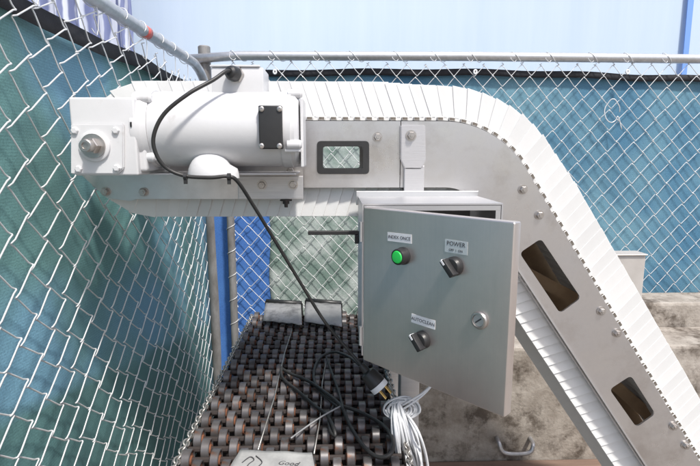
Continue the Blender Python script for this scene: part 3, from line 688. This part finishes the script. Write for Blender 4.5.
# mounting flanges behind: top strip that shows as a dark line, and its bracket bar on the left
bm = bmesh.new(); a = P(356, 191, YP - 0.006); b_ = P(478, 191, YP - 0.006); box(bm, (a.x, yBk + 0.0005, bz1 - 0.02), (b_.x, yBk + 0.004, a.z), 0.001, 1); obj('mounting_flange', bm, CAB, cb)
bm = bmesh.new(); a = P(308, 231, 1.10); b_ = P(357, 234.5, 1.10); box(bm, (a.x, 1.095, b_.z), (bx0 - 0.0005, 1.108, a.z), 0.001, 1); box(bm, (bx0 - 0.009, 1.09, b_.z - 0.02), (bx0 - 0.0006, 1.112, b_.z - 0.0002), 0.001, 1); obj('bracket_bar', bm, BLACK, cb)
# the door
DM = Matrix(((du.x, dn.x, 0, hinge.x), (du.y, dn.y, 0, hinge.y), (0, 0, 1, zB), (0, 0, 0, 1)))      # local x width, y outward, z up
bm = bmesh.new(); box(bm, (0, -0.0215, 0), (DW, 0, DH), 0.0035, 3)
for v in bm.verts: v.co = DM @ v.co
door = obj('door', bm, DOOR, cb, 30)
bm = bmesh.new(); 
for zz in (0.05, DH - 0.05): lathe(bm, hinge + Vector((-0.004, 0.006, zz - 0.02)), Vector((0, 0, 1)), [(0, 0.004), (0.04, 0.004)], 12)
obj('hinge', bm, CAB, door, 30)
door_p = hinge + dn * 0.0005
def on_door(x, y, out=0.0003): return PN(x, y, hinge + dn * out, dn)
# green push button
c = on_door(398.5, 257); c2 = on_door(396.5, 257.3, 0.020); c = c2 - dn * 0.020
bm = bmesh.new(); lathe(bm, c, dn, [(0, 0.0165), (0.004, 0.0165), (0.005, 0.0155), (0.015, 0.0150), (0.018, 0.0145), (0.019, 0.0125), (0.017, 0.012)], 32); obj('button_bezel', bm, BLACK, door, 30)
bm = bmesh.new(); lathe(bm, c, dn, [(0.006, 0.0119), (0.0185, 0.0118), (0.0203, 0.0105), (0.0208, 0.006)], 32); obj('button_lens', bm, GREEN, door, 30)
# selector switches
def selector(x, y, ang_):
    c = on_door(x, y)
    bm = bmesh.new(); lathe(bm, c, dn, [(0, 0.0165), (0.006, 0.0165), (0.009, 0.0155), (0.0125, 0.0135), (0.013, 0.012)], 28); obj('switch_bezel', bm, BLACK, door, 30)
    ku = du * math.cos(ang_) + dv * math.sin(ang_); kv = dn.cross(ku)
    Mk = Matrix(((ku.x, kv.x, dn.x, c.x), (ku.y, kv.y, dn.y, c.y), (ku.z, kv.z, dn.z, c.z), (0, 0, 0, 1)))
    bm = bmesh.new(); box(bm, (-0.0155, -0.0050, 0.0095), (0.0165, 0.0050, 0.026), 0.0015, 2, Mk)
    kn = obj('switch_knob', bm, BLACK, door, 40)
    bm = bmesh.new(); box(bm, (-0.0165, -0.0016, 0.015), (-0.0062, 0.0016, 0.0268), 0, 1, Mk); obj('switch_pointer', bm, LABEL, door)
selector(455, 266, R(-48)); selector(423, 339.5, R(-48))
for v in (): pass
# quarter turn latch
c = on_door(480, 320)
bm = bmesh.new(); lathe(bm, c, dn, [(0, 0.0150), (0.004, 0.0150), (0.0065, 0.0135), (0.007, 0.0105), (0.004, 0.0098)], 30); obj('latch_ring', bm, BOLT, door, 30)
bm = bmesh.new(); lathe(bm, c, dn, [(0.001, 0.0096), (0.0052, 0.0096)], 24); 
lk = R(40); ku = du * math.cos(lk) + dv * math.sin(lk); kv = dn.cross(ku); Mk = Matrix(((ku.x, kv.x, dn.x, c.x), (ku.y, kv.y, dn.y, c.y), (ku.z, kv.z, dn.z, c.z), (0, 0, 0, 1)))
obj('latch_core', bm, STEEL, door, 30)
bm = bmesh.new(); box(bm, (-0.007, -0.0012, 0.0053), (0.007, 0.0012, 0.0056), 0, 1, Mk); obj('latch_slot', bm, INK, door)
# labels with lettering
def lettering(txt, centre, size, tilt=0.0, squash=1.0):
    cu = bpy.data.curves.new('lettering', 'FONT'); cu.body = txt; cu.size = size; cu.align_x = 'CENTER'; cu.align_y = 'CENTER'; cu.resolution_u = 3; cu.extrude = 0.0001
    to = bpy.data.objects.new('lettering_source', cu); C.objects.link(to)
    me = bpy.data.meshes.new_from_object(to.evaluated_get(bpy.context.evaluated_depsgraph_get())); bpy.data.objects.remove(to)
    ku = du * math.cos(tilt) + dv * math.sin(tilt); kv = dn.cross(ku)
    if kv.z < 0: kv = -kv
    me.transform(Matrix(((ku.x * squash, kv.x, dn.x, centre.x), (ku.y * squash, kv.y, dn.y, centre.y), (ku.z * squash, kv.z, dn.z, centre.z), (0, 0, 0, 1))))
    me.materials.append(INK); o = bpy.data.objects.new('lettering', me); C.objects.link(o); o.parent = door; o.location = -world(door); return o
def label(x, y, wd, ht, tilt, m, lines):
    c = on_door(x, y, 0.0004); ku = du * math.cos(tilt) + dv * math.sin(tilt); kv = dn.cross(ku)
    if kv.z < 0: kv = -kv
    Mk = Matrix(((ku.x, kv.x, dn.x, c.x), (ku.y, kv.y, dn.y, c.y), (ku.z, kv.z, dn.z, c.z), (0, 0, 0, 1)))
    bm = bmesh.new(); box(bm, (-wd / 2, -ht / 2, -0.0002), (wd / 2, ht / 2, 0.0004), 0, 1, Mk); obj('label', bm, m, door)
    for txt, oy, sz, ox in lines: lettering(txt, c + kv * oy + ku * ox + dn * 0.0007, sz, tilt)
label(399.3, 237.8, 0.057, 0.0165, R(1.5), LABEL, [('INDEX ONCE', 0, 0.0088, 0)])
label(456, 247, 0.044, 0.022, R(0), LABEL2, [('POWER', 0.0045, 0.0105, 0), ('OFF  I  ON', -0.0062, 0.0058, 0)])
label(423, 321.5, 0.053, 0.0165, R(-1), LABEL, [('AUTOCLEAN', 0, 0.0088, 0)])

# ================================================================== ROLLER CONVEYOR
ZR = 0.80
rx0, rx1 = -0.345, 0.150; ry0, ry1 = 0.62, 2.02
rc = thing('skate_wheel_conveyor', 'skate wheel conveyor with rusty dark wheels running back under the control cabinet', 'conveyor', ((rx0 + rx1) / 2, 1.35, 0))
wr = 0.0245
def wheel_mesh():
    bm = bmesh.new(); X = Vector((1, 0, 0)); hw = 0.0095
    lathe(bm, Vector((-hw, 0, 0)), X, [(0, wr - 0.004), (0.0, wr - 0.0015), (0.0015, wr), (2 * hw - 0.0015, wr), (2 * hw, wr - 0.0015), (2 * hw, wr - 0.004), (2 * hw - 0.003, wr - 0.0055), (2 * hw - 0.003, 0.011)], 20, caps=False)
    lathe(bm, Vector((-hw, 0, 0)), X, [(0, wr - 0.004), (0.003, wr - 0.0055), (0.003, 0.011)], 20, caps=False)
    lathe(bm, Vector((-hw - 0.0015, 0, 0)), X, [(0, 0.006), (0.0, 0.011), (2 * hw + 0.003, 0.011), (2 * hw + 0.003, 0.006)], 14, caps=True, mi=1)
    for f in bm.faces:
        c = f.calc_center_median()
        if (c.y ** 2 + c.z ** 2) ** 0.5 < wr - 0.006: f.material_index = 1
    me = bpy.data.meshes.new('wheel'); bmesh.ops.recalc_face_normals(bm, faces=bm.faces[:]); bm.to_mesh(me); bm.free()
    me.materials.append(WHEEL); me.materials.append(RUST)
    for p in me.polygons: p.use_smooth = True
    me.set_sharp_from_angle(angle=R(40)); return me
wme = wheel_mesh(); sp_x = 0.0610; sp_y = 0.041; b0 = world(rc)
rows = int((ry1 - ry0) / sp_y)
bm = bmesh.new(); lathe(bm, Vector((rx0 + 0.002, 0, 0)), Vector((1, 0, 0)), [(0, 0.0072), (rx1 - rx0 - 0.004, 0.0072)], 8); ao = obj('axle', bm, AXLE, None, 40); ame = ao.data; bpy.data.objects.remove(ao)
for j in range(rows + 1):
    y = ry1 - 0.02 - j * sp_y; zz = ZR - wr
    o = bpy.data.objects.new('axle', ame); C.objects.link(o); o.parent = rc; o.location = Vector((0, y, zz)) - b0
    x = rx0 + 0.014 + (sp_x / 2 if j % 2 else 0)
    while x < rx1 - 0.012:
        o = bpy.data.objects.new('wheel', wme); C.objects.link(o); o.parent = rc
        o.location = Vector((x + random.uniform(-0.003, 0.003), y + random.uniform(-0.001, 0.001), zz)) - b0
        o.rotation_euler = (random.uniform(0, 6), random.uniform(-0.02, 0.02), random.uniform(-0.03, 0.03)); x += sp_x
for xx in (rx0 - 0.006, rx1 + 0.001):
    bm = bmesh.new(); box(bm, (xx, ry0, ZR - 0.075), (xx + 0.005, ry1, ZR - 0.030), 0.001, 1); obj('side_rail', bm, RAIL, rc)
    for yy in (0.72, 1.90):
        bm = bmesh.new(); box(bm, (xx - 0.012, yy - 0.02, 0.0), (xx + 0.017, yy + 0.02, ZR - 0.0755), 0.002, 1); obj('leg', bm, RAIL, rc)
for xx in (rx0 + 0.165, rx0 + 0.33):
    bm = bmesh.new(); box(bm, (xx - 0.001, ry0, ZR - 0.07), (xx + 0.001, ry1, ZR - 0.055), 0, 1); obj('inner_rail', bm, RAIL, rc)
# pan under the wheels
bm = bmesh.new(); box(bm, (rx0, ry0, ZR - 0.082), (rx1 + 0.0005, ry1, ZR - 0.0765), 0, 1); obj('under_pan', bm, RAIL, rc)
def chain_bm(p0, p1):
    bm = bmesh.new(); d = (p1 - p0); n = int(d.length / 0.017); d.normalize()
    for i in range(n):
        c = p0 + d * (i * 0.017); tw = R(45) if i % 2 else R(-45); side = Vector((math.cos(tw), 0, math.sin(tw)))
        pts = [c + d * (0.0125 * math.cos(a)) + side * (0.0078 * math.sin(a)) for a in [q * math.pi / 4 for q in range(9)]]
        tube(bm, pts, 0.0024, 5, False)
    return bm
co = obj('edge_chain', chain_bm(Vector((rx0 - 0.004, ry0, ZR - 0.010)), Vector((rx0 - 0.004, ry1 - 0.01, ZR - 0.010))), CHAIN, rc, True); co['kind'] = 'stuff'
co = obj('edge_chain', chain_bm(Vector((rx1 + 0.010, ry0, ZR - 0.006)), Vector((rx1 + 0.010, 1.6, ZR - 0.006))), CHAIN, rc, True); co['kind'] = 'stuff'
for (pa, pb) in (((258, 450), (292, 330)), ((314, 454), (326, 362))):
    a = PZ(*pa, ZR + 0.004); b_ = PZ(*pb, ZR + 0.004); bm = bmesh.new(); tube(bm, [a, a.lerp(b_, 0.3) + Vector((0.004, 0, 0)), a.lerp(b_, 0.7) - Vector((0.003, 0, 0)), b_], 0.0017, 5); obj('cross_wire', bm, CHAIN, rc, True)
# two bent metal sheets at the far end
def bent_sheet(q, lab, seed):
    rnd = random.Random(seed)
    pts = [PZ(*q[0], ZR + 0.045), PZ(*q[1], ZR + 0.045), PZ(*q[2], ZR + 0.014), PZ(*q[3], ZR + 0.014)]
    root = thing('metal_cover', lab, 'cover', (pts[0] + pts[2]) / 2 * 1.0, 'bent metal covers on the wheel conveyor')
    root.location.z = ZR
    bm = bmesh.new(); n = 12; g_ = []
    for i in range(n + 1):
        a = pts[0].lerp(pts[1], i / n); b2 = pts[3].lerp(pts[2], i / n)
        g_.append([bm.verts.new(a.lerp(b2, j / 8) + Vector((0, 0, 0.006 * math.sin(j / 8 * math.pi) + 0.004 * noise.noise(Vector((i * 0.5, j * 0.6, seed)))))) for j in range(9)])
    fs = [bm.faces.new((g_[i][j], g_[i + 1][j], g_[i + 1][j + 1], g_[i][j + 1])) for i in range(n) for j in range(8)]
    ex = bmesh.ops.extrude_face_region(bm, geom=fs)
    for e in ex['geom']:
        if isinstance(e, bmesh.types.BMVert): e.co += Vector((0, 0, 0.0025))
    obj('sheet', bm, SHEET, root, True)
    bm = bmesh.new(); a = pts[0] + Vector((0, 0.014, 0.002)); b2 = pts[1] + Vector((0, 0.014, 0.002)); tube(bm, [a, b2], 0.011, 14); obj('edge_bar', bm, BLACK, root, True)
    bm = bmesh.new()
    for e in (a, b2): box(bm, (e.x - 0.006, e.y - 0.004, ZR - 0.002), (e.x + 0.006, e.y + 0.004, e.z), 0, 1)
    obj('stand', bm, BLACK, root)
bent_sheet([(266, 303), (301, 305), (302, 325), (263, 321)], 'left of two dull metal covers lying across the far end of the wheels', 1)
bent_sheet([(306, 302), (341, 305), (342, 327), (304, 322)], 'right of two dull metal covers across the far wheels, with dark smears', 2)
# printed sheet lying on the near wheels
sr = thing('printed_sheet', 'pale printed sheet with dark marks lying on the nearest wheels', 'sheet', PZ(275, 460, ZR + 0.003))
c0, c1, c2, c3 = PZ(240, 451, ZR + 0.004), PZ(312, 454, ZR + 0.004), PZ(318, 486, ZR + 0.004), PZ(222, 482, ZR + 0.004)
bm = bmesh.new(); g_ = []; n = 16
for i in range(n + 1):
    a = c0.lerp(c1, i / n); b2 = c3.lerp(c2, i / n)
    g_.append([bm.verts.new(a.lerp(b2, j / 10) + Vector((0, 0, 0.0025 + 0.002 * noise.noise(Vector((i * 0.25, j * 0.3, 6)))))) for j in range(11)])
fs = [bm.faces.new((g_[i][j], g_[i + 1][j], g_[i + 1][j + 1], g_[i][j + 1])) for i in range(n) for j in range(10)]
ex = bmesh.ops.extrude_face_region(bm, geom=fs)
for e in ex['geom']:
    if isinstance(e, bmesh.types.BMVert): e.co += Vector((0, 0, 0.001))
obj('sheet', bm, PAPER, sr, True)
for q in (((242, 463), (250, 457), (254, 460), (249, 464), (246, 468)), ((256, 456), (262, 462), (258, 467))):
    bm = bmesh.new(); tube(bm, smooth_path([PZ(x, y, ZR + 0.0080) for x, y in q], 4), 0.0013, 5); obj('ink_mark', bm, INK, sr, True)
cu = bpy.data.curves.new('lettering', 'FONT'); cu.body = 'Good'; cu.size = 0.019; cu.shear = 0.3; cu.extrude = 0.0002; cu.resolution_u = 3
to = bpy.data.objects.new('lettering_source', cu); C.objects.link(to)
me = bpy.data.meshes.new_from_object(to.evaluated_get(bpy.context.evaluated_depsgraph_get())); bpy.data.objects.remove(to)
lp = PZ(277, 464.5, ZR + 0.0085); me.transform(Matrix.Translation(lp) @ Matrix.Rotation(R(-8), 4, 'Z')); me.materials.append(INK)
o = bpy.data.objects.new('lettering', me); C.objects.link(o); o.parent = sr; o.location = -world(sr)

# ================================================================== CABLES
def cable(name, pts, r, m, label_, cat, group=None):
    bm = bmesh.new(); tube(bm, smooth_path(pts, 10), r, 10); return tag(obj(name, bm, m, None, True), label_, cat, group)
ye = gp + gd * 0.024
# power cord: gland, loop, along the shelf, down to the plug
cab = [ye - gd * 0.012, ye + gd * 0.010, P(213, 80, 0.955), P(188, 94, 0.93), P(164, 114, 0.925), P(153.5, 137, 0.925), P(157, 156, 0.93), P(168, 169, 0.94), P(186, 176, 0.945), P(210, 177.5, 0.945), P(228, 176.5, 0.95), P(238, 182, 0.96), P(255, 208, 1.00), P(277, 244, 1.04), P(300, 282, 1.07), P(325, 322, 1.09), P(350, 352, 1.08), P(362, 366, 1.06)]
pr = thing('power_cord', 'black power cord looping from the motor gland down to a plug', 'cord', P(372, 380, 1.05))
bm = bmesh.new(); tube(bm, smooth_path(cab, 10), 0.0037, 10); obj('cord', bm, RUBBER, pr, True)
for q in ((185.5, 176.5), (229, 176.8)):
    c = P(*q, 0.945); bm = bmesh.new(); lathe(bm, c + Vector((-0.003, 0, 0)), Vector((1, 0, 0)), [(0, 0.007), (0.006, 0.007)], 12); box(bm, (c.x - 0.003, c.y - 0.004, c.z - 0.014), (c.x + 0.003, c.y + 0.002, c.z - 0.006)); obj('cable_tie', bm, BLACK, pr, 30)
# plug
pa = P(361, 365, 1.06); pb = P(383, 391, 1.04); pd = (pb - pa).normalized(); L = (pb - pa).length
bm = bmesh.new(); lathe(bm, pa, pd, [(0, 0.008), (L * 0.25, 0.0095), (L * 0.3, 0.0175), (L * 0.38, 0.0195), (L * 0.72, 0.0215), (L * 0.74, 0.020)], 20); obj('plug_shell', bm, BLACK, pr, 35)
bm = bmesh.new(); lathe(bm, pa + pd * (L * 0.742), pd, [(0, 0.0215), (L * 0.16, 0.0215), (L * 0.17, 0.019)], 20); obj('plug_face', bm, LABEL, pr, 35)
pu, pv = frame_of(pd)
for k in range(3):
    a_ = k * 2.094; c = pa + pd * (L * 0.915) + (pu * math.cos(a_) + pv * math.sin(a_)) * 0.011
    Mk = Matrix(((pu.x, pv.x, pd.x, c.x), (pu.y, pv.y, pd.y, c.y), (pu.z, pv.z, pd.z, c.z), (0, 0, 0, 1)))
    bm = bmesh.new(); box(bm, (-0.0045, -0.0012, 0), (0.0045, 0.0012, 0.022), 0.0005, 1, Mk); obj('prong', bm, BRASS, pr)
# loose black loops on the wheels (heights above the wheels)
def onw(q, h=0.008): return PZ(q[0], q[1], ZR + h)
def zz(x, y): return (250 + x / 3.43, 330 + y / 3.43)
A = [onw(zz(*q), h) for *q, h in ((378, 122, 0.10), (340, 92, 0.06), (290, 76, 0.025), (245, 92, 0.010), (222, 130, 0.007), (222, 180, 0.007), (255, 225, 0.010), (300, 262, 0.020))]
B = [onw(zz(*q), h) for *q, h in ((108, 132, 0.007), (140, 150, 0.007), (205, 178, 0.010), (262, 217, 0.022), (312, 262, 0.024), (345, 332, 0.010), (392, 402, 0.008), (440, 436, 0.010), (482, 425, 0.020), (490, 380, 0.022), (462, 332, 0.012), (400, 292, 0.008), (345, 270, 0.012), (290, 255, 0.013))]
D = [onw(zz(*q), h) for *q, h in ((108, 128, 0.018), (112, 165, 0.007), (165, 210, 0.007), (225, 262, 0.007), (262, 290, 0.012), (285, 330, 0.018), (292, 362, 0.007), (276, 345, 0.007), (272, 300, 0.008), (292, 250, 0.014))]
G = [onw(zz(*q), h) for *q, h in ((262, 95, 0.012), (282, 150, 0.008), (305, 215, 0.014), (320, 275, 0.024))]
cable('cord_loop', A, 0.0042, RUBBER, 'black cord looping from the plug back over the wheels', 'cord', 'black cords lying on the wheels')
cable('cord_loop', B, 0.0046, RUBBER, 'longest black cord loop on the wheels, swinging out to the right edge', 'cord', 'black cords lying on the wheels')
cable('cord_loop', D, 0.0044, RUBBER, 'black cord doubled back on the wheels left of the long loop', 'cord', 'black cords lying on the wheels')
cable('cord_loop', G, 0.0035, RUBBER, 'short straight black cord running down the middle of the wheels', 'cord', 'black cords lying on the wheels')
# tie strap binding the loops
bm = bmesh.new(); tube(bm, smooth_path([onw(zz(310, 262), 0.03), onw(zz(250, 295), 0.018), onw(zz(190, 335), 0.012), onw(zz(140, 372), 0.008)], 6), 0.0022, 6); tag(obj('tie_strap', bm, SHEET, None, True), 'thin grey strap tied round the black cords on the wheels', 'strap')
# bundle of white wires hanging at the right edge
wb = thing('wire_bundle', 'bundle of pale wires hanging beside the wheel conveyor below the cabinet', 'wires', P(404, 466, 1.08))
kn = P(396, 404, 1.08); rnd = random.Random(11)
for i in range(36):
    s = i / 35; e = P(393 + 36 * s + rnd.uniform(-2, 2), 520, 1.06 + rnd.uniform(-0.04, 0.04)); b2 = P(392 + 10 * s, 407 + rnd.uniform(-2, 2), 1.07 + rnd.uniform(-0.012, 0.012))
    m_ = P(392.5 + 24 * s ** 1.1 + rnd.uniform(-2.5, 2.5), 436 + rnd.uniform(-4, 4), 1.05 + rnd.uniform(-0.03, 0.02)); m2 = P(393 + 33 * s + rnd.uniform(-2.5, 2.5), 470, 1.05 + rnd.uniform(-0.03, 0.03))
    top = kn + Vector((rnd.uniform(-0.01, 0.012), rnd.uniform(-0.01, 0.01), 0.006 + rnd.uniform(-0.004, 0.006)))
    bm = bmesh.new(); tube(bm, smooth_path([top + Vector((0.012, 0.03, -0.03)), top, b2, m_, m2, e], 6), rnd.choice((0.0025, 0.003, 0.0034)), 7); obj('wire', bm, WIRE_WHITE, wb, True)
for i in range(2):
    bm = bmesh.new(); tube(bm, smooth_path([kn + Vector((0.01, -0.01, -0.01 * i)), P(408, 402 + 4 * i, 1.06), P(424, 392 + 2 * i, 1.08), P(440, 376, 1.12)], 6), 0.0026, 7); obj('wire', bm, WIRE_WHITE, wb, True)
bm = bmesh.new(); tube(bm, [kn + Vector((0.022 * math.cos(q * 0.7) + 0.006, 0.016 * math.sin(q * 0.7), -0.012 + 0.001 * q)) for q in range(19)], 0.003, 6); obj('binding', bm, SHEET, wb, True)
for i in range(12):
    bm = bmesh.new(); a0 = rnd.uniform(0, 6); rr = rnd.uniform(0.014, 0.036)
    tube(bm, smooth_path([kn + Vector((0.012 + rr * math.cos(a0 + q * 0.75) * 1.2, -0.012 + rnd.uniform(-0.006, 0.006), -0.006 + rr * 0.8 * math.sin(a0 + q * 0.75))) for q in range(8)], 4), 0.0024, 6); obj('wire', bm, WIRE_WHITE, wb, True)
